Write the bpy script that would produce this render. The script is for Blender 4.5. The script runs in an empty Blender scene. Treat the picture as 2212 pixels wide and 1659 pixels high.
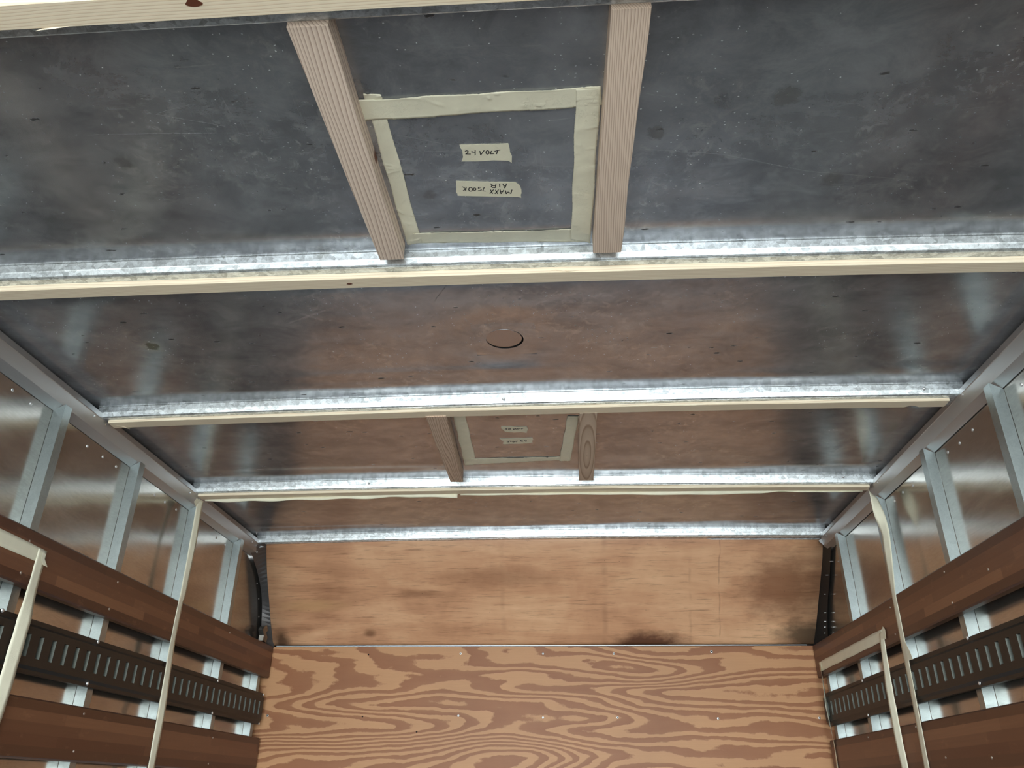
import bpy, bmesh, math, random
import numpy as np
from mathutils import Vector

random.seed(7)
S = bpy.context.scene
COL = S.collection

# ------------------------------------------------------------------ camera
YAW, PITCH, ROLL, FPX = -0.0718, 0.4722, 0.0092, 1727.5464
CAM = np.array([0.1364, 0.0, 1.35])
fw = np.array([math.sin(YAW)*math.cos(PITCH), math.cos(YAW)*math.cos(PITCH), math.sin(PITCH)])
r0 = np.array([math.cos(YAW), -math.sin(YAW), 0.0]); u0 = np.cross(r0, fw)
cR, sR = math.cos(ROLL), math.sin(ROLL)
rt = cR*r0 + sR*u0; up = -sR*r0 + cR*u0
cam = bpy.data.cameras.new('camera'); camo = bpy.data.objects.new('camera', cam); COL.objects.link(camo)
cam.sensor_fit = 'HORIZONTAL'; cam.sensor_width = 36.0; cam.lens = FPX/2212*36.0; cam.clip_start = 0.02
from mathutils import Matrix
camo.matrix_world = Matrix(((rt[0], up[0], -fw[0], CAM[0]), (rt[1], up[1], -fw[1], CAM[1]), (rt[2], up[2], -fw[2], CAM[2]), (0, 0, 0, 1)))
S.camera = camo

def cz(x):
    """the roof is slightly crowned: its middle stands 9 mm above its edges"""
    return 0.009*max(0.0, 1-(x/1.18)**2)
def un(px, py, ax, v):
    """point where the sight line of a photo pixel meets the wall plane x = v, y = v or the crowned roof level z = v"""
    d = fw*FPX + rt*(px-1106) - up*(py-829.5)
    i = 'xyz'.index(ax)
    p = CAM + (v-CAM[i])/d[i]*d
    if ax == 'z':
        for _ in range(6): p = CAM + (v+cz(p[0])-CAM[2])/d[2]*d
    return p

# ------------------------------------------------------------------ world, daylight, exposure
W = bpy.data.worlds.new('world'); S.world = W; W.use_nodes = True
wn = W.node_tree; bg = wn.nodes['Background']
bg.inputs[0].default_value = (0.86, 0.95, 1.0, 1); bg.inputs[1].default_value = 7.0
REAR = -1.9                                            # the open rear end of the van body
pl = bpy.data.lights.new('rear_daylight_portal', 'AREA'); pl.shape = 'RECTANGLE'; pl.size = 2.4; pl.size_y = 2.3
pl.cycles.is_portal = True
plo = bpy.data.objects.new('rear_daylight_portal', pl); COL.objects.link(plo)
plo.location = (0, REAR, 1.16); plo.rotation_euler = (math.radians(90), 0, 0)
S.view_settings.view_transform = 'Standard'; S.view_settings.look = 'None'
S.view_settings.gamma = 1.0; S.view_settings.use_curve_mapping = False
S.view_settings.exposure = 1.36

S.cycles.max_bounces = 7; S.cycles.diffuse_bounces = 5; S.cycles.glossy_bounces = 5

# ------------------------------------------------------------------ material helpers
def lin(c):
    return tuple(((v/255)/12.92 if v/255 <= 0.04045 else ((v/255+0.055)/1.055)**2.4) for v in c) + (1,)

class M:
    def __init__(s, name):
        s.m = bpy.data.materials.new(name); s.m.use_nodes = True
        s.t = s.m.node_tree; s.b = s.t.nodes['Principled BSDF']
        s.geo = s.t.nodes.new('ShaderNodeNewGeometry')
    def n(s, typ, **kw):
        nd = s.t.nodes.new(typ)
        for k, v in kw.items():
            if k.startswith('i_'):
                nd.inputs[k[2:].replace('_', ' ')].default_value = v
            else: setattr(nd, k, v)
        return nd
    def l(s, a, b): s.t.links.new(a, b)
    def pos(s, scale=(1, 1, 1), loc=(0, 0, 0)):
        mp = s.n('ShaderNodeMapping'); mp.inputs['Scale'].default_value = scale; mp.inputs['Location'].default_value = loc
        s.l(s.geo.outputs['Position'], mp.inputs['Vector']); return mp.outputs[0]
    def noise(s, vec, scale, detail=4, rough=0.55, dist=0.0):
        nd = s.n('ShaderNodeTexNoise'); nd.inputs['Scale'].default_value = scale; nd.inputs['Detail'].default_value = detail
        nd.inputs['Roughness'].default_value = rough; nd.inputs['Distortion'].default_value = dist
        s.l(vec, nd.inputs['Vector']); return nd.outputs['Fac']
    def ramp(s, fac, stops, interp='LINEAR'):
        r = s.n('ShaderNodeValToRGB'); e = r.color_ramp.elements; r.color_ramp.interpolation = interp
        while len(e) < len(stops): e.new(0.5)
        for i, (p, c) in enumerate(stops):
            e[i].position = p; e[i].color = c if len(c) == 4 else tuple(c)+(1,)
        s.l(fac, r.inputs[0]); return r.outputs[0]
    def mix(s, fac, a, b, mode='MIX'):
        nd = s.n('ShaderNodeMix', data_type='RGBA', blend_type=mode)
        for inp, v in ((nd.inputs[0], fac), (nd.inputs[6], a), (nd.inputs[7], b)):
            if hasattr(v, 'is_linked') or hasattr(v, 'links'): s.l(v, inp)
            else: inp.default_value = v
        return nd.outputs[2]
    def math(s, op, a, b=None, c=None):
        nd = s.n('ShaderNodeMath', operation=op)
        for i, v in enumerate((a, b, c)):
            if v is None: continue
            if hasattr(v, 'links'): s.l(v, nd.inputs[i])
            else: nd.inputs[i].default_value = v
        return nd.outputs[0]
    def bump(s, h, strength=0.3, dist=0.001):
        b = s.n('ShaderNodeBump'); b.inputs['Strength'].default_value = strength; b.inputs['Distance'].default_value = dist
        s.l(h, b.inputs['Height']); s.l(b.outputs[0], s.b.inputs['Normal'])
    def set(s, **kw):
        for k, v in kw.items():
            inp = s.b.inputs[k.replace('_', ' ')]
            if hasattr(v, 'links'): s.l(v, inp)
            else: inp.default_value = v
        return s.m

def g(v): return (v, v, v, 1)

def mat_simple(name, col, rough=0.5, metal=0.0):
    m = M(name); return m.set(Base_Color=col, Roughness=rough, Metallic=metal)

def mat_roof():
    m = M('oxidised_roof_sheet')
    p = m.pos()
    big = m.noise(m.pos((1, 2.2, 1)), 3.0, 5, 0.6, 0.6)
    fine = m.noise(m.pos((1, 1.4, 1)), 16, 5, 0.6, 0.3)
    col = m.ramp(m.math('ADD', m.math('MULTIPLY', big, 0.7), m.math('MULTIPLY', fine, 0.3)),
                 [(0.36, (0.33, 0.34, 0.365)), (0.5, (0.40, 0.41, 0.435)), (0.66, (0.50, 0.51, 0.535))])
    mot = m.noise(m.pos((1, 1.3, 1), (4, 2, 0)), 9, 6, 0.72, 0.5)
    col = m.mix(m.math('MULTIPLY', m.ramp(mot, [(0.48, g(0)), (0.68, g(1))]), .6), col, (0.64, 0.66, 0.68, 1))
    col = m.mix(m.math('MULTIPLY', m.ramp(mot, [(0.32, g(1)), (0.46, g(0))]), .40), col, (0.20, 0.205, 0.21, 1))
    sepy = m.n('ShaderNodeSeparateXYZ'); m.l(m.geo.outputs['Position'], sepy.inputs[0])
    old = m.math('MAXIMUM', m.math('MINIMUM', m.math('MULTIPLY', m.math('SUBTRACT', 1.9, sepy.outputs['Y']), 1.6), 1.0), 0.15)
    # pale worn specks and clouds
    v = m.n('ShaderNodeTexVoronoi', i_Scale=95.0); m.l(m.pos((1, 1.3, 1)), v.inputs['Vector'])
    vd = m.math('ADD', v.outputs['Distance'], m.math('MULTIPLY', m.math('SUBTRACT', m.noise(p, 420, 3, .6), .5), .35))
    spk = m.ramp(vd, [(0.0, g(1)), (0.05, g(1)), (0.16, g(0))])
    gate = m.ramp(m.noise(p, 4.5, 5, 0.65, 0.5), [(0.47, g(.08)), (0.64, g(1))])
    sc = m.n('ShaderNodeSeparateColor'); m.l(v.outputs['Color'], sc.inputs[0])
    rnd = m.math('GREATER_THAN', sc.outputs[0], 0.68)
    spk = m.math('MULTIPLY', m.math('MULTIPLY', m.math('MULTIPLY', spk, gate), rnd), old)
    col = m.mix(m.math('MULTIPLY', spk, 0.65), col, (0.85, 0.86, 0.85, 1))
    cloud = m.ramp(m.noise(p, 34, 5, 0.7, 0.6), [(0.51, g(0)), (0.68, g(1))])
    col = m.mix(m.math('MULTIPLY', m.math('MULTIPLY', cloud, gate), 0.75), col, (0.72, 0.73, 0.72, 1))
    # long thin scratches
    for k, (rx, ry) in enumerate(((2.0, 60.0), (60.0, 3.0), (3.0, 45.0))):
        sn = m.noise(m.pos((rx*0.4, ry*0.4, 1), (k*3.1, k*1.7, 0)), 3.0, 1, 0.4, 1.2)
        line = m.ramp(sn, [(0.496, g(0)), (0.5, g(1)), (0.504, g(0))])
        gt = m.ramp(m.noise(p, 2.6+k, 2, 0.5), [(0.56, g(0)), (0.64, g(1))])
        col = m.mix(m.math('MULTIPLY', m.math('MULTIPLY', line, gt), 0.30), col, (0.8, 0.8, 0.8, 1))
    # single scratches and scuffs
    sep = m.n('ShaderNodeSeparateXYZ'); m.l(m.geo.outputs['Position'], sep.inputs[0])
    wob = m.math('MULTIPLY', m.math('SUBTRACT', m.noise(p, 25, 2), .5), .006)
    brk = m.ramp(m.noise(p, 90, 3, .7), [(0.36, g(.25)), (0.55, g(1))])
    for x1, y1, x2, y2, wd, k in ((-0.647, 0.951, -0.536, 0.954, .0010, .5), (-0.536, 0.954, -0.431, 0.96, .0016, .6), (-0.512, 0.913, -0.45, 0.895, .0007, .5), (-0.512, 0.913, -0.41, 0.946, .0008, .6),
            (-0.437, 0.824, -0.378, 0.821, .0016, .3), (0.119, 0.965, 0.164, 0.96, .0008, .5), (-0.13, 0.983, -0.043, 1.01, .0008, .5), (-0.092, 1.021, -0.037, 1.025, .0007, .5),
            (0.275, 0.916, 0.316, 0.926, .0007, .6), (0.285, 1.038, 0.416, 1.057, .0012, .35), (0.416, 1.057, 0.567, 1.106, .0012, .4), (0.567, 1.106, 0.768, 1.141, .0012, .3),
            (0.675, 0.945, 0.693, 0.928, .0007, .5), (0.1, 1.069, 0.164, 1.073, .0007, .5), (-0.145, 1.49, -0.11, 1.425, .0016, -.6), (-.50, 1.56, -.40, 1.51, .004, .35), (-.46, 1.52, -.42, 1.55, .006, .3)):
        L = math.hypot(x2-x1, y2-y1); ux, uy = (x2-x1)/L, (y2-y1)/L
        ax = m.math('SUBTRACT', m.math('ADD', sep.outputs['X'], wob), x1); ay = m.math('SUBTRACT', m.math('ADD', sep.outputs['Y'], wob), y1)
        al = m.math('ADD', m.math('MULTIPLY', ax, ux), m.math('MULTIPLY', ay, uy)); ac = m.math('ABSOLUTE', m.math('SUBTRACT', m.math('MULTIPLY', ax, uy), m.math('MULTIPLY', ay, ux)))
        over = m.math('MAXIMUM', m.math('SUBTRACT', m.math('ABSOLUTE', m.math('SUBTRACT', al, L/2)), L/2), 0.0)
        f = m.math('MULTIPLY', m.ramp(m.math('DIVIDE', m.math('ADD', ac, over), wd), [(0.4, g(1)), (1.0, g(0))]), m.math('MULTIPLY', brk, abs(k)))
        col = m.mix(f, col, (0.82, 0.83, 0.83, 1) if k > 0 else (0.07, 0.06, 0.05, 1))
    def patch(cx, cy, rr, k):
        dx = m.math('SUBTRACT', sep.outputs['X'], cx); dy = m.math('SUBTRACT', sep.outputs['Y'], cy)
        r = m.math('SQRT', m.math('ADD', m.math('MULTIPLY', dx, dx), m.math('MULTIPLY', dy, dy)))
        return m.math('DIVIDE', m.math('ADD', r, m.math('MULTIPLY', m.math('SUBTRACT', m.noise(p, 70, 4, .7), .5), .03)), rr)
    r1 = patch(-0.867, 1.642, .035, 1); col = m.mix(m.math('MULTIPLY', m.ramp(r1, [(0.45, g(1)), (1.0, g(0))]), .6), col, (0.62, 0.61, 0.55, 1))
    col = m.mix(m.math('MULTIPLY', m.ramp(r1, [(0.40, g(1)), (0.5, g(0))]), .9), col, (0.17, 0.155, 0.10, 1))
    for cx, cy, rr in ((0.495, 0.934, .03), (-.62, 1.02, .02), (.62, 1.13, .025), (-.1, 1.135, .018), (.30, 1.0, .02)):
        col = m.mix(m.math('MULTIPLY', m.ramp(patch(cx, cy, rr, 1), [(0.45, g(1)), (0.9, g(0))]), .45), col, (0.17, 0.155, 0.13, 1))
    # dark flecks of glue and grime
    v2 = m.n('ShaderNodeTexVoronoi', i_Scale=17.0); m.l(m.pos((0.75, 2.0, 1)), v2.inputs['Vector'])
    w = m.math('ADD', v2.outputs['Distance'], m.math('MULTIPLY', m.math('SUBTRACT', m.noise(m.pos((45, 150, 1)), 1.0, 3, 0.7), 0.5), 0.42))
    sc2 = m.n('ShaderNodeSeparateColor'); m.l(v2.outputs['Color'], sc2.inputs[0])
    fl = m.math('MULTIPLY', m.ramp(w, [(0.05, g(1)), (0.085, g(0))]), m.math('GREATER_THAN', sc2.outputs[1], 0.35))
    col = m.mix(m.math('MULTIPLY', fl, 0.8), col, (0.05, 0.042, 0.035, 1))
    rough = m.ramp(fine, [(0.3, g(0.19)), (0.7, g(0.27))])
    rr = m.mix(m.math('ADD', spk, fl), rough, g(0.7))
    m.bump(m.math('ADD', m.noise(m.pos((1.2, 2.5, 1)), 4, 1), m.math('MULTIPLY', m.noise(m.pos((1, 5, 1)), 60, 3), 0.004)), 0.3, 0.003)
    return m.set(Base_Color=col, Metallic=0.73, Roughness=rr)

def mat_wall_sheet():
    m = M('mill_finish_wall_sheet')
    n1 = m.noise(m.pos((1, 1.0, 3.0)), 3.0, 4, 0.6)
    fine = m.noise(m.pos((1, 6, 40)), 8, 4, 0.6)
    col = m.ramp(m.math('ADD', m.math('MULTIPLY', n1, .6), m.math('MULTIPLY', fine, .4)),
                 [(0.35, (0.36, 0.34, 0.31)), (0.65, (0.52, 0.50, 0.46))])
    v = m.n('ShaderNodeTexVoronoi', i_Scale=9.0); m.l(m.pos((1, 1.6, 1)), v.inputs['Vector'])
    fl = m.ramp(m.math('ADD', v.outputs['Distance'], m.math('MULTIPLY', m.math('SUBTRACT', m.noise(m.pos((1, 70, 50)), 1.0, 3, .7), .5), .2)), [(0.0, g(1)), (0.03, g(0))])
    col = m.mix(m.math('MULTIPLY', fl, .7), col, (0.06, 0.045, 0.035, 1))
    m.bump(m.noise(m.pos((1, 1, 3)), 4, 1.5, .4), 0.2, 0.004)
    return m.set(Base_Color=col, Metallic=0.88, Roughness=m.ramp(n1, [(0.3, g(0.13)), (0.7, g(0.2))]))

def mat_galv(name='galvanised_steel', tint=(0.66, 0.70, 0.72), scale=105, con=1.0, metal=0.82):
    m = M(name)
    v = m.n('ShaderNodeTexVoronoi', i_Scale=float(scale)); m.l(m.pos((0.7, 1, 1)), v.inputs['Vector'])
    dn = m.noise(m.pos(), 55, 5, 0.75, 2.5)
    sc = m.n('ShaderNodeSeparateColor'); m.l(v.outputs['Color'], sc.inputs[0])
    f = m.math('ADD', m.math('MULTIPLY', sc.outputs[0], 0.3*con), m.math('MULTIPLY', dn, 0.75))
    f = m.math('ADD', f, 0.15*(1-con))
    lo = tuple(c*(1-.38*con) for c in tint); hi = tuple(min(1, c*(1+.35*con)) for c in tint)
    col = m.ramp(f, [(0.34, lo), (0.55, tint), (0.76, hi)])
    stain = m.ramp(m.noise(m.pos(), 7, 4), [(0.62, g(0)), (0.78, g(1))])
    col = m.mix(m.math('MULTIPLY', stain, .35), col, (0.30, 0.30, 0.25, 1))
    m.bump(dn, 0.25, 0.001)
    return m.set(Base_Color=col, Metallic=metal, Roughness=m.ramp(sc.outputs[1], [(0, g(0.36-.08*con)), (1, g(0.36+.06*con))]))

def mat_pine(name, axis, light, dark, freq=230.0, wob=1.0, cath=None):
    """softwood; rings run along axis"""
    m = M(name)
    st = {'x': (0.9, 8, 8), 'y': (8, 0.9, 8)}[axis]
    d = m.noise(m.pos(st), 1.0, 3, 0.55)
    d2 = m.noise(m.pos({'x': (3, 30, 30), 'y': (30, 3, 30)}[axis]), 1.0, 3, 0.6)
    sep = m.n('ShaderNodeSeparateXYZ'); m.l(m.geo.outputs['Position'], sep.inputs[0])
    a = sep.outputs['Y'] if axis == 'x' else sep.outputs['X']
    q = m.math('ADD', a, m.math('MULTIPLY', sep.outputs['Z'], 0.55))
    if cath:
        cx, cy = cath
        dx = m.math('SUBTRACT', a, cx); dy = m.math('MULTIPLY', m.math('SUBTRACT', sep.outputs['Y'], cy), 0.10)
        q = m.math('SQRT', m.math('ADD', m.math('MULTIPLY', dx, dx), m.math('MULTIPLY', dy, dy)))
    q = m.math('ADD', q, m.math('MULTIPLY', d, 0.035*wob)); q = m.math('ADD', q, m.math('MULTIPLY', d2, 0.004*wob))
    w = m.math('FRACT', m.math('MULTIPLY', q, freq))
    ln = m.ramp(w, [(0.0, g(0)), (0.62, g(0.35)), (0.86, g(1)), (0.97, g(0.2)), (1.0, g(0))])
    fib = m.noise(m.pos({'x': (12, 500, 500), 'y': (500, 12, 500)}[axis]), 1.0, 2, 0.6)
    col = m.mix(ln, light, dark)
    col = m.mix(m.math('MULTIPLY', fib, 0.28), col, tuple(c*0.72 for c in light[:3])+(1,))
    vk = m.n('ShaderNodeTexVoronoi', i_Scale=2.2); m.l(m.pos(), vk.inputs['Vector'])
    kn = m.ramp(vk.outputs['Distance'], [(0.0, g(1)), (0.022, g(0.9)), (0.032, g(0))])
    col = m.mix(kn, col, (0.16, 0.055, 0.025, 1))
    m.bump(m.math('ADD', fib, ln), 0.15, 0.0006)
    return m.set(Base_Color=col, Roughness=0.62, Specular_IOR_Level=0.3)

def mat_ply_grain():
    """rotary-cut face: wide cathedral figure with flat two-tone bands"""
    m = M('flame_grain_plywood')
    base = m.noise(m.pos((0.42, 1, 2.6), (0.9, 0, 0.35)), 1.5, 1.5, 0.4, 0.3)
    w1 = m.noise(m.pos((1.2, 1, 5)), 1.8, 3, 0.55)
    w2 = m.noise(m.pos((8, 1, 12)), 2.0, 4, 0.7)
    sep = m.n('ShaderNodeSeparateXYZ'); m.l(m.geo.outputs['Position'], sep.inputs[0])
    q = m.math('ADD', m.math('MULTIPLY', base, 1.0), m.math('MULTIPLY', w1, 0.11))
    q = m.math('ADD', q, m.math('MULTIPLY', w2, 0.018))
    q = m.math('ADD', q, m.math('MULTIPLY', sep.outputs['Z'], 0.45))
    # bands get tight where the veneer was cut steeply
    fr = m.math('FRACT', m.math('MULTIPLY', q, 25.0))
    ln = m.ramp(fr, [(0.0, g(0)), (0.42, g(0.05)), (0.50, g(0.9)), (0.93, g(1)), (1.0, g(0.05))])
    fib = m.noise(m.pos((14, 1, 420)), 1.0, 3, 0.65)
    blot = m.noise(m.pos((1.2, 1, 1.6)), 2.2, 4, 0.6)
    light = m.mix(blot, lin((206, 154, 108)), lin((184, 138, 98)))
    dark = m.mix(blot, lin((160, 104, 66)), lin((138, 90, 60)))
    col = m.mix(ln, light, dark)
    col = m.mix(m.math('MULTIPLY', fib, 0.22), col, lin((120, 76, 50)))
    sp = m.n('ShaderNodeTexVoronoi', i_Scale=34.0); m.l(m.pos((0.6, 1, 1.8)), sp.inputs['Vector'])
    fl = m.ramp(sp.outputs['Distance'], [(0.0, g(1)), (0.05, g(0))])
    gt = m.ramp(m.noise(m.pos(), 6, 2), [(0.6, g(0)), (0.68, g(1))])
    col = m.mix(m.math('MULTIPLY', m.math('MULTIPLY', fl, gt), .8), col, (0.05, 0.03, 0.02, 1))
    m.bump(m.math('ADD', m.math('MULTIPLY', ln, .6), fib), 0.18, 0.0008)
    return m.set(Base_Color=col, Roughness=0.5, Specular_IOR_Level=0.35)

def mat_ply_smooth():
    m = M('stained_plywood')
    st = m.noise(m.pos((0.9, 2.5, 7)), 1.5, 5, 0.62, 0.6)
    fib = m.noise(m.pos((9, 120, 160)), 1.0, 4, 0.7)
    blot = m.noise(m.pos((1.5, 1.2, 1.5)), 2.0, 4, 0.6, 0.4)
    col = m.ramp(m.math('ADD', m.math('MULTIPLY', st, .55), m.math('MULTIPLY', blot, .45)),
                 [(0.34, lin((170, 122, 90))), (0.47, lin((204, 153, 116))), (0.62, lin((226, 180, 140)))])
    col = m.mix(m.math('MULTIPLY', m.ramp(fib, [(0.55, g(0)), (0.72, g(1))]), 0.55), col, lin((112, 74, 50)))
    # brown swirl around a knot at the seam, right of the middle
    sep = m.n('ShaderNodeSeparateXYZ'); m.l(m.geo.outputs['Position'], sep.inputs[0])
    def spot(cx, cz, rx, rz, colr, k, dist=.5):
        dx = m.math('DIVIDE', m.math('SUBTRACT', sep.outputs['X'], cx), rx)
        dz = m.math('DIVIDE', m.math('SUBTRACT', sep.outputs['Z'], cz), rz)
        r = m.math('SQRT', m.math('ADD', m.math('MULTIPLY', dx, dx), m.math('MULTIPLY', dz, dz)))
        r = m.math('ADD', r, m.math('MULTIPLY', m.math('SUBTRACT', m.noise(m.pos((4, 4, 9)), 3, 4, .65), .5), dist*2))
        return r, m.math('MULTIPLY', m.ramp(r, [(0.35, g(1)), (1.0, g(0))]), k), colr
    for a in ((0.47, 1.915, .19, .055, lin((88, 54, 36)), .95), (1.02, 2.12, .20, .16, lin((120, 78, 54)), .7), (1.12, 1.94, .16, .07, lin((88, 72, 56)), .85),
              (-1.11, 1.93, .045, .05, lin((70, 48, 34)), .8), (-.50, 2.10, .12, .02, lin((128, 86, 60)), .5), (-.15, 2.16, .3, .05, lin((140, 94, 66)), .5),
              (-.72, 1.955, .035, .02, lin((110, 72, 48)), .7), (-.95, 2.06, .18, .03, lin((200, 156, 110)), .6)):
        r, f, c = spot(*a)
        if a[0] == 0.46:
            rings = m.math('FRACT', m.math('MULTIPLY', r, 7.0))
            f = m.math('MULTIPLY', f, m.math('ADD', m.math('MULTIPLY', rings, .6), .5))
        col = m.mix(f, col, c)
    # straight vertical joints between veneer sheets
    for cx, wd, k in ((0.775, .004, .35), (0.655, .008, .16), (0.30, .016, .22), (-.13, .014, .12)):
        dx = m.math('ABSOLUTE', m.math('SUBTRACT', m.math('ADD', sep.outputs['X'], m.math('MULTIPLY', m.noise(m.pos((1, 1, 6)), 2, 2), .02)), cx))
        lowr = m.ramp(m.math('ADD', sep.outputs['Z'], m.math('MULTIPLY', m.noise(m.pos((3, 3, 8)), 2, 3), .3)), [(0.0, g(1)), (1.0, g(1))])
        lowr = m.ramp(m.noise(m.pos((1, 1, 5), (cx*9, 0, 0)), 3, 3), [(0.42, g(0)), (0.55, g(1))])
        f = m.math('MULTIPLY', m.math('MULTIPLY', m.ramp(m.math('DIVIDE', dx, wd), [(0.2, g(1)), (1.0, g(0))]), lowr), k)
        col = m.mix(f, col, lin((112, 72, 48)))
    v = m.n('ShaderNodeTexVoronoi', i_Scale=26.0); m.l(m.pos((1, 1, 2.4)), v.inputs['Vector'])
    w = m.math('ADD', v.outputs['Distance'], m.math('MULTIPLY', m.math('SUBTRACT', m.noise(m.pos((20, 20, 80)), 1.5, 3, .7), .5), .3))
    col = m.mix(m.ramp(w, [(0.0, g(.7)), (0.03, g(0))]), col, (0.07, 0.04, 0.025, 1))
    m.bump(m.math('ADD', m.math('MULTIPLY', st, 2.0), fib), 0.22, 0.0012)
    return m.set(Base_Color=col, Roughness=0.42, Specular_IOR_Level=0.4)

def mat_slat(name, c0, c1, seed):
    """laminated hardwood: strips of finger-jointed blocks, each with its own tone"""
    m = M(name)
    sep = m.n('ShaderNodeSeparateXYZ'); m.l(m.geo.outputs['Position'], sep.inputs[0])
    row = m.math('FLOOR', m.math('DIVIDE', m.math('ADD', sep.outputs['Z'], seed), 0.0259))
    wn1 = m.n('ShaderNodeTexWhiteNoise', noise_dimensions='1D'); m.l(row, wn1.inputs['W'])
    blk = m.math('FLOOR', m.math('ADD', m.math('DIVIDE', sep.outputs['Y'], 0.46), m.math('MULTIPLY', wn1.outputs['Value'], 7.3)))
    cmb = m.n('ShaderNodeCombineXYZ'); m.l(row, cmb.inputs[0]); m.l(blk, cmb.inputs[1])
    wn2 = m.n('ShaderNodeTexWhiteNoise', noise_dimensions='3D'); m.l(cmb.outputs[0], wn2.inputs['Vector'])
    f = m.math('ADD', m.math('MULTIPLY', wn2.outputs['Value'], .75), m.math('MULTIPLY', wn1.outputs['Value'], .25))
    col = m.ramp(f, [(0.1, c1), (0.9, c0)])
    md = m.math('MODULO', row, 14.0)
    for rr_ in (3.0, 13.0):
        eq = m.math('COMPARE', md, rr_, 0.3); col = m.mix(m.math('MULTIPLY', eq, .75), col, tuple(c*.55 for c in c1[:3])+(1,))
    gr = m.noise(m.pos((1, 5, 160)), 1.0, 4, 0.65)
    col = m.mix(m.math('MULTIPLY', gr, .45), col, tuple(c*.55 for c in c1[:3])+(1,))
    wear = m.ramp(m.noise(m.pos((1, 5, 12)), 2.5, 5, .7), [(0.6, g(0)), (0.78, g(1))])
    col = m.mix(m.math('MULTIPLY', wear, .3), col, lin((176, 130, 100)))
    m.bump(gr, 0.15, 0.0008)
    return m.set(Base_Color=col, Roughness=0.38, Specular_IOR_Level=0.5)

def mat_tape(name, c=(240, 235, 210)):
    m = M(name)
    cr = m.noise(m.pos(), 60, 3, 0.6, 1.5)
    ridg = m.ramp(cr, [(0.47, g(0)), (0.5, g(1)), (0.53, g(0))])
    gt = m.ramp(m.noise(m.pos(), 17, 2), [(0.5, g(0)), (0.62, g(1))])
    lit = m.math('MULTIPLY', ridg, gt)
    col = m.mix(m.noise(m.pos(), 30, 3), lin(c), lin(tuple(v*0.92 for v in c)))
    m.bump(m.math('ADD', m.math('MULTIPLY', lit, 1.0), m.math('MULTIPLY', m.noise(m.pos(), 35, 3), .8)), 0.3, 0.002)
    return m.set(Base_Color=col, Roughness=0.5, Specular_IOR_Level=0.4)

MAT = {}
MAT['roof'] = mat_roof(); MAT['sheet'] = mat_wall_sheet(); MAT['galv'] = mat_galv()
MAT['post'] = mat_galv('galvanised_post_steel', (0.36, 0.41, 0.41), 60, .35, .88)
MAT['rail'] = mat_galv('brushed_aluminium_rail', (0.40, 0.405, 0.405), 12, 0.0, .72)
PL, PD = lin((246, 232, 206)), lin((222, 198, 166))
MAT['pine_x'] = mat_pine('planed_pine_lengthways', 'x', PL, PD, 210)
MAT['pine_y'] = mat_pine('planed_pine_block', 'y', lin((238, 220, 202)), lin((168, 138, 120)), 165, 1.5)
MAT['pine_y3'] = mat_pine('pine_block_close_grain', 'y', lin((236, 216, 196)), lin((176, 144, 122)), 270, 1.0)
MAT['pine_y2'] = mat_pine('planed_pine_block_small', 'y', lin((216, 192, 170)), lin((150, 118, 98)), 190, 2.0)
MAT['pine_c'] = mat_pine('pine_block_arched_grain', 'y', lin((214, 192, 170)), lin((158, 128, 104)), 90, .5, (0.205, 2.33))
MAT['ply'] = mat_ply_grain(); MAT['ply2'] = mat_ply_smooth()
MAT['slat'] = mat_slat('laminated_hardwood', lin((140, 96, 68)), lin((96, 58, 40)), 0.0117)
MAT['track'] = mat_simple('black_painted_steel', lin((40, 36, 31)), 0.45, 0.2)
MAT['slot'] = mat_simple('lit_slot_wall', lin((120, 124, 116)), 0.5, 0.3)  # paler than the track: rear daylight painted onto the far slot walls
MAT['tape'] = mat_tape('masking_tape')
MAT['ink'] = mat_simple('black_marker_ink', (0.012, 0.012, 0.012, 1), 0.6)
MAT['screw'] = mat_simple('zinc_screw', (0.75, 0.76, 0.76, 1), 0.35, 0.7)
MAT['dull'] = mat_simple('dull_screw_head', (0.34, 0.27, 0.22, 1), 0.4, 0.6)
MAT['hole'] = mat_simple('dark_hole', (0.01, 0.008, 0.006, 1), 0.9)
MAT['darktrim'] = mat_galv('dark_grey_trim_metal', (0.12, 0.115, 0.115), 9, 0.0, .6)
MAT['black'] = mat_simple('gap_shade_black', (0.012, 0.012, 0.012, 1), 0.5)  # near-black that paints the darkness of open gaps
MAT['seam'] = mat_simple('aluminium_seam_strip', (0.36, 0.37, 0.38, 1), 0.4, 0.8)
MAT['disc'] = mat_simple('brown_grey_cover', (0.42, 0.41, 0.42, 1), 0.22, 0.73)

def mat_floor():
    m = M('worn_floor_boards')
    n = m.noise(m.pos((6, 1, 1)), 2, 5, .65)
    return m.set(Base_Color=m.ramp(n, [(0.3, (0.075, 0.073, 0.075)), (0.7, (0.14, 0.135, 0.135))]), Roughness=0.6)
MAT['floor'] = mat_floor()
def mat_ground():
    m = M('concrete_yard'); n = m.noise(m.pos(), 1.5, 6, .65)
    return m.set(Base_Color=m.ramp(n, [(0.3, (0.30, 0.29, 0.27)), (0.7, (0.42, 0.41, 0.39))]), Roughness=0.9)

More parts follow.
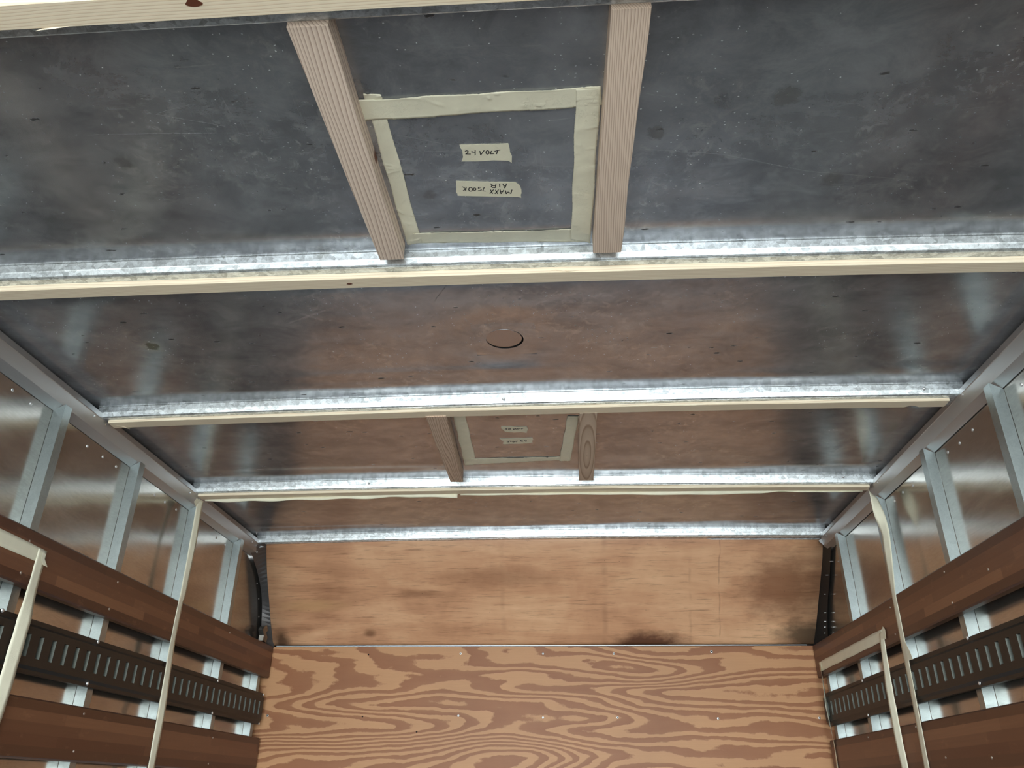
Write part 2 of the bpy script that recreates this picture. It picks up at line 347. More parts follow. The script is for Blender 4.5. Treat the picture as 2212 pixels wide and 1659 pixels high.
# ------------------------------------------------------------------ mesh helpers
def mk(name, V, F, mat, parent=None, smooth=False, mats=None, fm=None, bevel=0):
    V = np.array(V, dtype=float); c = (V.min(0)+V.max(0))/2
    me = bpy.data.meshes.new(name); me.from_pydata([tuple(v) for v in (V-c)], [], [tuple(f) for f in F])
    for mm in (mats or [mat]): me.materials.append(mm)
    if fm: me.polygons.foreach_set('material_index', fm)
    if smooth: me.polygons.foreach_set('use_smooth', [True]*len(me.polygons))
    bm = bmesh.new(); bm.from_mesh(me); bmesh.ops.recalc_face_normals(bm, faces=bm.faces)
    if bevel: bmesh.ops.bevel(bm, geom=[e for e in bm.edges if e.calc_face_angle(0) > .5], offset=bevel, segments=2, affect='EDGES')
    bm.to_mesh(me); bm.free()
    o = bpy.data.objects.new(name, me); COL.objects.link(o)
    if parent is not None:
        o.parent = parent; o.location = Vector(c)-ploc(parent)
    else: o.location = c
    return o
def ploc(o):
    v = Vector(o.location)
    while o.parent: o = o.parent; v += Vector(o.location)
    return v
def tag(o, label=None, cat=None, group=None, kind=None):
    if label: o['label'] = label
    if cat: o['category'] = cat
    if group: o['group'] = group
    if kind: o['kind'] = kind
    return o
def empty(name, loc):
    o = bpy.data.objects.new(name, None); COL.objects.link(o); o.location = loc; o.empty_display_size = .05; return o
BOXF = [(0, 1, 3, 2), (4, 6, 7, 5), (0, 4, 5, 1), (2, 3, 7, 6), (0, 2, 6, 4), (1, 5, 7, 3)]
def box(name, a, b, mat, parent=None, bevel=0):
    V = [(x, y, z) for x in (a[0], b[0]) for y in (a[1], b[1]) for z in (a[2], b[2])]
    return mk(name, V, BOXF, mat, parent, bevel=bevel)
def hexa(name, P, mat, parent=None, bevel=0):
    """8 corners in BOXF order"""
    return mk(name, P, BOXF, mat, parent, bevel=bevel)
def sweep(name, sections, mat, parent=None, smooth=False, closed=True):
    """sections: list of equal-length profile loops"""
    n = len(sections[0]); V = [p for s in sections for p in s]; F = []
    for i in range(len(sections)-1):
        for j in range(n if closed else n-1):
            k = (j+1) % n; F.append((i*n+j, i*n+k, (i+1)*n+k, (i+1)*n+j))
    if closed: F.append(tuple(range(n))); F.append(tuple(range((len(sections)-1)*n, len(sections)*n)))
    return mk(name, V, F, mat, parent, smooth)
def dome(name, c, nrm, r, mat, parent=None, h=0.5, seg=12, hole=None):
    """small round screw or rivet head"""
    n = Vector(nrm).normalized(); a = n.orthogonal().normalized(); b = n.cross(a); c = Vector(c)
    rings = [(1.0, 0.0), (1.0, 0.25), (0.85, 0.7), (0.45, 1.0)]
    V = []; F = []
    for k, (rr, hh) in enumerate(rings):
        for i in range(seg):
            t = 2*math.pi*i/seg; V.append(c+a*(math.cos(t)*r*rr)+b*(math.sin(t)*r*rr)+n*(hh*r*h))
    V.append(c+n*(r*h*(1.0 if hole is None else .55)))
    for k in range(3):
        for i in range(seg): j = (i+1) % seg; F.append((k*seg+i, k*seg+j, (k+1)*seg+j, (k+1)*seg+i))
    for i in range(seg): F.append((3*seg+i, 3*seg+(i+1) % seg, 4*seg))
    fm = None; mats = None
    if hole: mats = [mat, hole]; fm = [0]*(3*seg)+[1]*seg
    return mk(name, V, F, mat, parent, True, mats, fm)

# ------------------------------------------------------------------ roof, floor, walls
ZR, ZL, ZB = 2.320, 2.2885, 2.2745      # roof sheet, underside of the roof bows, underside of the battens
RIBS = [(0.667, 0.667, 0.667), (1.305, 1.302, 1.318), (1.981, 1.951, 1.953), (2.618, 2.597, 2.626), (3.262, 3.205, 3.240)]
def riby(k, x):
    a, b, c = RIBS[k]; a0 = (a+c)/2; s = (c-a)/2.4
    return a0+s*x
def smoothstep(t): t = max(0, min(1, t)); return t*t*(3-2*t)
DISC = tuple(un(1090.5, 733, 'z', ZR)[:2])
def roofz(x, y):
    """slack sheet: gentle buckles that gather just before each bow"""
    z = 0.0
    for k in range(5):
        d = riby(k, x)-0.03-y
        if 0 <= d < 0.24:
            w = math.exp(-((d-0.045)/0.035)**2)
            z -= w*(0.0016+0.0012*math.sin(x*5.1+k*2.0)+0.0006*math.sin(x*17+k))
            if k >= 2:
                w2 = math.exp(-((d-0.10-0.02*math.sin(x*2.3+k))/0.02)**2); z -= w2*0.0011*(1+math.sin(x*3.7+k*1.3))
    for k in range(5):
        d = riby(k, x)-0.01-y
        if 0 <= d < 0.65: z -= 0.0045*smoothstep(d/0.085)*smoothstep((0.58-d)/0.06)
    z += 0.002*math.sin(x*1.9+0.5)*math.sin(y*4.8)
    dd = math.hypot(x-DISC[0], y-DISC[1]); z *= smoothstep((dd-0.08)/0.08)
    return ZR+z+cz(x)
def build_ceiling():
    xs = list(np.linspace(-1.2, 1.2, 81)); ys = list(np.linspace(REAR, 0.6, 14))[:-1]+list(np.linspace(0.6, 3.62, 253))
    q = 0.075
    xs = sorted(set([x for x in xs if abs(abs(x-DISC[0])-q) > .012]+[DISC[0]-q, DISC[0]+q]))
    ys = sorted(set([y for y in ys if abs(abs(y-DISC[1])-q) > .006]+[DISC[1]-q, DISC[1]+q]))
    V = [(x, y, roofz(x, y)) for y in ys for x in xs]; F = []; n = len(xs)
    for j in range(len(ys)-1):
        for i in range(n-1):
            cx = (xs[i]+xs[i+1])/2; cy = (ys[j]+ys[j+1])/2
            if abs(cx-DISC[0]) < q and abs(cy-DISC[1]) < q: continue
            F.append((j*n+i, j*n+i+1, (j+1)*n+i+1, (j+1)*n+i))
    N = 64; R = .0455; b0 = len(V)
    for i in range(N):
        t = 2*math.pi*i/N; c, s = math.cos(t), math.sin(t); k = q/max(abs(c), abs(s))
        V.append((DISC[0]+c*k, DISC[1]+s*k, ZR+cz(0))); V.append((DISC[0]+c*R, DISC[1]+s*R, ZR+cz(0))); V.append((DISC[0]+c*R, DISC[1]+s*R, ZR+cz(0)+.025))
    for i in range(N):
        j = (i+1) % N
        F.append((b0+3*i, b0+3*i+1, b0+3*j+1, b0+3*j)); F.append((b0+3*i+1, b0+3*i+2, b0+3*j+2, b0+3*j+1))
    t0 = len(V); V += [(-1.24, REAR, 2.364), (1.24, REAR, 2.364), (1.24, 3.66, 2.364), (-1.24, 3.66, 2.364)]; F.append((t0, t0+1, t0+2, t0+3))
    me = bpy.data.meshes.new('ceiling'); me.from_pydata(V, [], F); me.materials.append(MAT['roof']); me.materials.append(MAT['black'])
    nw = len(F)-1-2*N
    me.polygons.foreach_set('use_smooth', [i < nw for i in range(len(F))])
    me.polygons.foreach_set('material_index', [1 if (i >= nw and i < len(F)-1 and (i-nw) % 2 == 1) else 0 for i in range(len(F))])
    o = bpy.data.objects.new('ceiling', me); COL.objects.link(o); tag(o, kind='structure')
    d = []
    for i in range(48):
        t = 2*math.pi*i/48; d.append((DISC[0]-.0018+math.cos(t)*.0434, DISC[1]-.0032+math.sin(t)*.0434))
    lo = [(x, y, ZR+cz(0)+.0006+.0012*((y-DISC[1])/.045)) for x, y in d]; hi = [(x, y, z+.002) for x, y, z in lo]
    sweep('round_cover', [lo, hi], MAT['disc'], o)
    return o
ceiling = build_ceiling()
tag(box('floor', (-1.24, REAR, -0.06), (1.24, 3.66, 0.0), MAT['floor']), kind='structure')
tag(box('ground', (-14, -30, -1.05), (14, REAR-.02, -1.0), mat_ground()), kind='structure')
wall_l = tag(box('wall_left', (-1.24, REAR, 0.0), (-1.2, 3.66, 2.360), MAT['sheet']), kind='structure')
wall_r = tag(box('wall_right', (1.2, REAR, 0.0), (1.24, 3.66, 2.360), MAT['sheet']), kind='structure')

# front wall: flame-grained lower board, bent upper board, strip between
YB, ZS = 3.541, 1.9085
wf = empty('wall_front', (0, YB, 0)); tag(wf, kind='structure')
box('added_reflector', (-1.199, YB-.004, 0.0), (1.199, YB-.0005, 1.0), mat_simple('grey_reflector', (0.20, 0.21, 0.225, 1), .5, .3), wf)  # added out of view, gives the near roof bay something grey to reflect
low = box('lower_panel', (-1.199, YB, 0.0), (1.199, YB+.018, ZS-.004), MAT['ply'], wf)
prof = [(3.286, 2.299), (3.300, 2.266), (3.34, 2.200), (3.385, 2.135), (3.43, 2.075), (3.47, 2.010), (3.51, 1.955), (3.540, ZS+.003)]
def up_panel():
    # resample profile smoothly
    P = []
    for i in range(len(prof)-1):
        for t in np.linspace(0, 1, 5)[:-1]: P.append((prof[i][0]*(1-t)+prof[i+1][0]*t, prof[i][1]*(1-t)+prof[i+1][1]*t))
    P.append(prof[-1]); P = np.array(P)
    for _ in range(4): P[1:-1] = (P[:-2]+2*P[1:-1]+P[2:])/4
    secs = []
    for off in (0.0, 0.009):
        for k, (y, z) in enumerate(P):
            pass
    V = []; F = []; n = 13
    for side in (0, 1):
        for k, (y, z) in enumerate(P):
            t = (z-ZS)/(2.27-ZS)
            xl = -1.150-.004*math.sin(t*3); xr = 1.152+0.034*min(1, max(0, t))**.8
            xs = np.linspace(xl, xr, n)
            ny = .75 if k < len(P)//2 else .9
            for x in xs: V.append((x, y+side*.009*ny, z+side*.009*.5))
    m = len(P)*n
    for k in range(len(P)-1):
        for i in range(n-1):
            a = k*n+i; F.append((a, a+1, a+n+1, a+n)); F.append((m+a, m+a+n, m+a+n+1, m+a+1))
        for i in (0, n-1): a = k*n+i; F.append((a, a+n, m+a+n, m+a))
    for k in (0, len(P)-1):
        for i in range(n-1): a = k*n+i; F.append((a, a+1, m+a+1, m+a))
    o = mk('upper_panel', V, F, MAT['ply2'], wf, True); return P
PROF = up_panel()
hexa('seam_strip', [(-1.135, YB-.0015, ZS-.002), (-1.135, YB-.0015, ZS+.0012), (-1.135, YB+.003, ZS-.002), (-1.135, YB+.003, ZS+.0012),
                    (1.125, YB-.0015, ZS-.002), (1.125, YB-.0015, ZS+.0012), (1.125, YB+.003, ZS-.002), (1.125, YB+.003, ZS+.0012)], MAT['seam'], wf)
for q in ((995, 1412), (1173, 1412), (1326, 1412), (1537, 1408), (578, 1546), (990, 1546), (1173, 1550), (1334, 1550), (1551, 1552), (1770, 1551)):
    p = un(*q, 'y', YB); dome('screw', p, (0, -1, 0), .0052 if q != (1537, 1408) else .0062, MAT['screw'], wf, .45, 14, MAT['hole'])
for q in ((796, 1414), (783, 1548), (900, 1581)):
    p = un(*q, 'y', YB-.0004); dome('screw_hole', p, (0, -1, 0), .0032, MAT['hole'], wf, .12, 10)
box('leak_backing', (-1.199, 3.60, 0.0), (1.199, 3.64, 2.318), MAT['black'], wf)  # unseen board added to stop light leaking in around the nose

# ------------------------------------------------------------------ curved corner trims at the nose
edgeL = [(3.205, 2.250), (3.27, 2.228), (3.33, 2.188), (3.385, 2.150), (3.42, 2.112), (3.448, 2.068), (3.463, 2.024), (3.476, 1.97), (3.487, 1.905), (3.490, 1.86)]
def ribbon_between(name, A, B, mat, parent=None, th=.003, sub=3):
    V = []; F = []
    def rs(P):
        P = np.array(P, float); t = np.linspace(0, 1, len(P)); T = np.linspace(0, 1, (len(P)-1)*sub+1)
        return np.stack([np.interp(T, t, P[:, i]) for i in range(3)], 1)
    n = max(len(A), len(B)); 
    A = rs(A); B = rs(B); n = len(A); T = np.linspace(0, 1, n)
    if len(B) != n: B = np.stack([np.interp(T, np.linspace(0, 1, len(B)), B[:, i]) for i in range(3)], 1)
    for _ in range(12):
        for Q in (A, B): Q[1:-1] = (Q[:-2]+2*Q[1:-1]+Q[2:])/4
    for a, b in zip(A, B):
        V += [tuple(a), tuple(b), tuple(b+np.array((0, th, th))), tuple(a+np.array((0, th, th)))]
    for i in range(n-1):
        for j in range(4): k = (j+1) % 4; F.append((4*i+j, 4*i+k, 4*i+4+k, 4*i+4+j))
    F += [(0, 1, 2, 3), (4*n-4, 4*n-3, 4*n-2, 4*n-1)]
    return mk(name, V, F, mat, parent, False)
pin = [(y, z) for y, z in PROF[::3]]+[(YB, 1.86)]
t3 = ribbon_between('trim_3', [(-1.190, y, z) for y, z in edgeL], [(-1.146, y+.012, z+.004) for y, z in pin], MAT['darktrim'])
tag(t3, kind='structure')
edgeR = [(3.215, 2.250), (3.262, 2.190), (3.304, 2.127), (3.345, 2.090), (3.388, 2.053), (3.425, 1.99), (3.455, 1.936), (3.47, 1.88)]
t4 = ribbon_between('trim_4', [(1.190, y, z) for y, z in edgeR], [(1.150+.034*min(1, max(0, (z-ZS)/(2.27-ZS)))**.8, y+.014, z+.004) for y, z in pin], MAT['black'])  # black strip standing in for the dark gap beside the upper panel
tag(t4, kind='structure')
for q in ((1799, 1213), (1790, 1243), (1786, 1284), (1786, 1324), (1786, 1343), (1786, 1355), (1786, 1368)):
    p = un(*q, 'x', 1.19)
    a = p+np.array((.0, -.002, 0)); L = .014
    hexa('pin', [(a[0]+i*L-.012, a[1]+j*.0015, a[2]+k*.0015) for i in (0, 1) for j in (0, 1) for k in (0, 1)], MAT['screw'], t4)
pp = [un(*q, 'x', -1.160) for q in ((568, 1360), (572, 1353), (577, 1350), (579, 1362), (575, 1366), (578, 1378), (574, 1388), (568, 1383), (570, 1372))]
sweep('torn_patch', [[tuple(p) for p in pp], [tuple(p+np.array((-.02, 0, 0))) for p in pp]], MAT['sheet'], t3)

# ------------------------------------------------------------------ side rails (eaves extrusions)
def rail(name, s):
    # cross-section x,z ; s=-1 left, +1 right
    P = [(1.1985, 2.2315), (1.1775, 2.2475), (1.1705, 2.2815), (1.1695, 2.2835), (1.1705, 2.2855), (1.1712, 2.3000), (1.1955, 2.3185), (1.1985, 2.3185)]
    if s > 0: P = [(x-.001, z) for x, z in P]
    secs = []
    for y in (REAR+.02, 3.262): secs.append([(s*x, y, z) for x, z in P])
    o = sweep(name, secs, MAT['rail']); tag(o, kind='structure'); return o
tr1 = rail('trim_1', -1); tr2 = rail('trim_2', 1)
for q in ((204, 899), (411, 1065), (545, 1171)):
    p = un(*q, 'x', -1.171); dome('rivet', p, (1, 0, -.35), .0035, MAT['screw'], tr1, .6)
for q in ((2079.5, 852.7), (1896, 1042), (1785, 1157)):
    p = un(*q, 'x', 1.170); dome('rivet', p, (-1, 0, -.35), .0035, MAT['screw'], tr2, .6)
# torn end plate at the front of the right rail
pp = [un(*q, 'y', 3.262) for q in ((1768, 1168), (1783, 1158), (1797, 1162), (1801, 1178), (1795, 1184), (1782, 1180))]
sweep('torn_end_plate', [[tuple(p) for p in pp], [tuple(p+np.array((0, .004, 0))) for p in pp]], MAT['rail'], tr2)
pp = [un(*q, 'y', 3.262) for q in ((543, 1196), (534, 1186), (545, 1170), (560, 1178), (571, 1181), (557, 1184), (556, 1194))]
sweep('end_plate', [[tuple(p) for p in pp], [tuple(p+np.array((0, .003, 0))) for p in pp]], MAT['rail'], tr1)

# ------------------------------------------------------------------ roof bows
HATW = .070
bow_labels = ['galvanised roof bow nearest the camera, mostly hidden above the topmost batten',
              'galvanised roof bow holding the front ends of the two large pine blocks',
              'galvanised roof bow between the round cover and the small taped square',
              'galvanised roof bow behind the small taped square, its batten edged with hanging tape',
              'last galvanised roof bow, bare of wood, right above the plywood front wall']
def bow(k):
    last = (k == 4)
    secs = []
    xe = 1.183
    for x in np.linspace(-xe, xe, 25):
        y = riby(k, x); cutl = .010*smoothstep((abs(x)-1.165)/.02)
        e = .0
        P = [(-.0100, ZR-.0008), (-.0098, ZR-.0030), (-.0076, ZR-.0038), (-.0052, ZL+.0130), (-.0046, ZL+.0115), (-.0042, ZL+.0105), (-.0016, ZL+.0012), (0.0006, ZL-.0007), (.0020, ZL-.0007), (.0028, ZL+.0035), (.0058, ZL+.0035), (.0070, ZL)]
        if last: P += [(.012, ZL), (.013, ZL+.012), (.019, ZL+.012), (.021, ZL+.001), (.044, ZL-.001), (.046, ZL-.005), (.049, ZL-.005), (.051, ZR-.001)]
        else: P += [(HATW-.004, ZL), (HATW-.001, ZL+.002), (HATW+.010, ZR-.006), (HATW+.014, ZR-.0025), (HATW+.030, ZR-.0015)]
        P2 = P+[(P[-1][0], ZR+.010), (P[0][0], ZR+.010)]
        secs.append([(x, y+a, b+cz(x)) for a, b in P2])
    o = sweep('roof_bow', secs, MAT['galv'])
    tag(o, bow_labels[k], 'roof bow', 'roof bows across the ceiling'); return o
bows = [bow(k) for k in range(5)]
for k, q in ((2, (1088, 862)), (2, (1996, 840)), (3, (1822, 1030.5)), (3, (797, 1044))):
    y = riby(k, 0)-.004; p = un(*q, 'z', ZL+.006); dome('bolt_head', p, (0, -.8, -.6), .004, MAT['screw'], bows[k], .7)

# ------------------------------------------------------------------ pine battens below the bows
def batten(k, x0, x1, yoff, wd, label, zb=ZB, ends=(0, 0), sub=40, notch=None, dark=None):
    secs = []
    rnd = random.Random(k)
    for i, x in enumerate(np.linspace(x0, x1, sub)):
        y = riby(k, x)+yoff; j = .0006*math.sin(x*9+k*2)+.0004*math.sin(x*23)
        zt = ZL-.0004+cz(x); z = zb+j*.6+cz(x); w = wd+j
        c = .0009
        n = 0.0
        if notch and abs(x-notch[0]) < notch[1]:
            n = math.sqrt(max(0, notch[1]**2-(x-notch[0])**2))
        secs.append([(x, y, zt), (x, y, z+c), (x, y+c, z), (x, y+w-c-n, z), (x, y+w-n, z+c), (x, y+w-n, zt)])
    o = sweep('pine_batten', secs, MAT['pine_x']); tag(o, label, 'batten', 'pine battens under the roof bows')
    return o
b0 = batten(0, -1.12, 1.15, .002, .038, 'pine batten at the very top, nearest the camera, with a dark knot', zb=2.268)
b1 = batten(1, -1.16, 1.155, .0225, .0345, 'long pine batten directly below the two large pine blocks, split along its edge')
xs2 = [un(1972, 879, 'z', ZB)[0]]
b2 = batten(2, -1.162, 1.153, .0185, .0375, 'pine batten with a half-round notch near its right end', sub=180, notch=(xs2[0], .011), zb=2.279)
b3 = batten(3, -1.170, 1.162, .0145, .036, 'farthest pine batten, masking tape hanging from its far edge', zb=2.2785)
# knots and splinters
def knot(px, py, parent, r=.012, z=ZB):
    c = un(px, py, 'z', z-.0003)
    z = c[2]+.0003; lo = [(c[0]+math.cos(t)*r*(1+.2*math.sin(3*t)), c[1]+math.sin(t)*r*.55, z-.0006) for t in np.linspace(0, 2*math.pi, 17)[:-1]]
    hi = [(a, b, z+.0008) for a, b, c_ in lo]
    sweep('knot', [lo, hi], mat_knot, parent)
mat_knot = mat_simple('dark_pine_knot', lin((96, 52, 34)), .5)
knot(418, 6, b0, .011, 2.268); knot(755, 613, b1, .006); 
def splinter(P, w, parent, mat=None):
    P = np.array(P, float); V = []; F = []
    for i, p in enumerate(P):
        ww = w*(1-.9*abs(2*i/(len(P)-1)-1)**3)+.0002
        V += [tuple(p+np.array((0, -ww, 0))), tuple(p+np.array((0, 0, -ww))), tuple(p+np.array((0, ww, 0))), tuple(p+np.array((0, 0, ww)))]
    for i in range(len(P)-1):
        for j in range(4): k = (j+1) % 4; F.append((4*i+j, 4*i+k, 4*i+4+k, 4*i+4+j))
    return mk('splinter', V, F, mat or MAT['pine_x'], parent)
splinter([un(77, 67, 'z', 2.267), un(92, 63.5, 'z', 2.267), un(115, 61, 'z', 2.268), un(155, 56, 'z', 2.269)], .0011, b0)
splinter([un(252, 920, 'z', 2.278), un(265, 921, 'z', 2.277), un(281, 927, 'z', 2.274)], .0008, b2)
splinter([un(227, 922.5, 'z', 2.277), un(228.5, 917, 'z', 2.276), un(229.5, 914, 'z', 2.277)], .0018, b2)
splinter([un(1178, 587, 'y', 1.335), un(1200, 583, 'y', 1.334), un(1225, 586, 'y', 1.333), un(1250, 583.5, 'y', 1.334)], .0009, b1)

# ------------------------------------------------------------------ pine blocks between bows
def block(name, corners, zb, mat, label, group, wig=.0, bev=.001):
    """corners px: near-left, near-right, far-left, far-right on the underside"""
    A, B, C_, D = [un(*q, 'z', zb) for q in corners]
    secs = []; n = 24
    for i in range(n+1):
        t = i/n; l = A*(1-t)+C_*t; r = B*(1-t)+D*t
        w = wig*(math.sin(t*7.0+1)*.6+math.sin(t*17)*.25); l = l+np.array((w*.3, 0, 0)); r = r+np.array((w, 0, 0))
        y = (l[1]+r[1])/2; kz = cz((l[0]+r[0])/2); zt = ZR-.0012+kz
        c = bev
        z0 = zb+kz; secs.append([(l[0], y, zt), (l[0], y, z0+c), (l[0]+c, y, z0), (r[0]-c, y, z0), (r[0], y, z0+c), (r[0], y, zt)])
    o = sweep(name, secs, mat); tag(o, label, 'wood block', group); return o
G1 = 'pine blocks between the roof bows'
block('pine_block', ((617, 58), (708, 58), (820, 561), (872, 561)), 2.279, MAT['pine_y'], 'large slanting pine block on the left side of the big taped square', G1, .0015)
block('pine_block', ((1320, 21), (1406, 17), (1281, 546), (1341, 546)), 2.279, MAT['pine_y3'], 'large straight-grained pine block on the right side of the big taped square', G1, .002)
block('pine_block', ((919, 900), (963, 900), (973, 1041), (1000, 1041)), 2.277, MAT['pine_y2'], 'small pine block with wavy grain left of the small taped square', G1, .001)
block('pine_block', ((1252, 893), (1290, 893), (1251, 1038), (1282, 1038)), 2.277, MAT['pine_c'], 'small pine block with arched grain right of the small taped square', G1)

# ------------------------------------------------------------------ wall posts
postL = [1.813-.828, 1.813-.414, 1.813, 2.222, 2.644, 3.065, 3.462]
postR = [1.805-.828, 1.805-.414, 1.805, 2.218, 2.632, 3.065, 3.462]
PLAB = {2: 'first', 3: 'second', 4: 'third', 5: 'fourth'}
def post(s, y, label, group, ztop=2.233, zbot=0.0):
    d = .030; w = .030; th = .002
    X = lambda v: s*(1.1992-v)
    # Z-section: foot on the wall, web facing the rear door, inner flange running forward
    P = [(-.0, -.0), (-.0, .002), (.002, .002)]
    loop = [(0.0, 0.0), (d, 0.0), (d, w), (d-th, w), (d-th, th), (0.0, th)]
    secs = [[(X(a), y+b, zbot) for a, b in loop], [(X(a), y+b, ztop) for a, b in loop]]
    V = secs[0]+secs[1]
    # slanted head that follows the rail
    n = len(loop); V2 = V[:n]
    for (a, b), v in zip(loop, V[n:]): V2.append((v[0], v[1], ztop+a*.55))
    F = [(j, (j+1) % n, n+(j+1) % n, n+j) for j in range(n)]+[tuple(range(n)), tuple(range(n, 2*n))]
    o = mk('wall_post', V2, F, MAT['post']); tag(o, label, 'post', group); return o
posL = {0: 'galvanised wall post on the left wall glimpsed between the slats at the photo edge',
        1: 'galvanised wall post behind the left slats, half hidden by the hanging tape',
        2: 'galvanised post on the left wall nearest the camera above the slats',
        3: 'galvanised post on the left wall, second from the photo edge above the slats',
        4: 'galvanised post on the left wall running beside the long hanging tape',
        5: 'galvanised post on the left wall beyond the long hanging tape, last full height one',
        6: 'short-looking pale post at the front left corner, seen only between slats'}
posR = {k: v.replace('left', 'right') for k, v in posL.items()}
posR[1] = 'galvanised wall post behind the right slats, out by the photo edge'
posR[3] = 'galvanised post on the right wall, middle one of the three standing clear of tape'
posR[5] = 'galvanised post on the right wall beyond the long tape, nearest the plywood front'
for k, y in enumerate(postL):
    if k == 0: continue
    post(-1, y, posL[k], 'posts of the left wall', 2.233 if k < 6 else 1.86)
for k, y in enumerate(postR):
    if k < 2: continue
    post(1, y, posR[k], 'posts of the right wall', 2.230 if k < 6 else 1.86)
# rivets on the wall sheets
sc4 = 2.962
for x, y in ((80, 600), (197, 688), (558, 960), (657, 1028), (742, 1090), (990, 1272), (1055, 1317), (1127, 1365), (1383, 1545), (1440, 1590)):
    dome('rivet', un(x/sc4, 640+y/sc4, 'x', -1.2), (1, 0, 0), .0045, MAT['screw'], wall_l, .5)
for x, y in ((2175, 565), (1863, 855), (1780, 940), (1705, 998), (1480, 1212), (1418, 1255), (1365, 1310)):
    dome('rivet', un(1472+x/sc4, 640+y/sc4, 'x', 1.2), (-1, 0, 0), .0045, MAT['screw'], wall_r, .5)
for x, y in ((765, 962), (781, 1105), (782, 1275)):
    dome('rivet', un(380+x/4.365, 1040+y/4.365, 'x', -1.2), (1, 0, 0), .003, MAT['screw'], wall_l, .5)

# ------------------------------------------------------------------ hardwood slats and load tracks
SX = 1.145
def slat(s, z0, z1, label, group, y1=3.528):
    xb = 1.1690; c = .004
    loop = [(xb, z0), (SX+c, z0), (SX, z0+c), (SX, z1-c), (SX+c, z1), (xb, z1)]
    secs = [[(s*x, y, z) for x, z in loop] for y in (REAR+.1, y1)]
    o = sweep('wall_slat', secs, MAT['slat']); tag(o, label, 'slat', group); return o
TL1, TL0 = 1.905, 1.7755
SL1 = 1.542; SL0 = float(un(0, 1636, 'x', -SX)[2])
sl1 = slat(-1, TL0, TL1, 'upper laminated hardwood slat along the left wall, above the black track', 'slats of the left wall')
sl2 = slat(-1, SL0, SL1, 'laminated hardwood slat along the left wall, below the black track', 'slats of the left wall', 3.52)
slat(-1, SL0-.20, SL0-.07, 'bottom laminated slat on the left wall, barely at the photo edge', 'slats of the left wall', 3.52) if False else None
sr1 = slat(1, TL0, TL1, 'upper laminated hardwood slat along the right wall, above the black track', 'slats of the right wall')
sr2 = slat(1, SL0-.012, SL1, 'laminated hardwood slat along the right wall, below the black track', 'slats of the right wall', 3.50)
k = 2.968
for par, s, pts in ((sl1, -1, ((190, 205), (133, 408), (755, 468), (700, 640), (1160, 662), (1473, 793))), (sl2, -1, ((538, 1312), (472, 1552), (1365, 1465), (1335, 1632), (1008, 1393)))):
    for x, y in pts: dome('screw', un(x/k, 1100+y/k, 'x', -SX), (1, 0, 0), .0036, MAT['dull'], par, .6, 10)
for par, pts in ((sr1, ((1968, 387), (1685, 403), (1737, 600), (1338, 630), (1372, 800))), (sr2, ((1503, 1395), (1197, 1462), (1695, 1592), (1990, 1592)))):
    for x, y in pts: dome('screw', un(1472+x/k, 1100+y/k, 'x', SX), (-1, 0, 0), .0036, MAT['dull'], par, .6, 10)

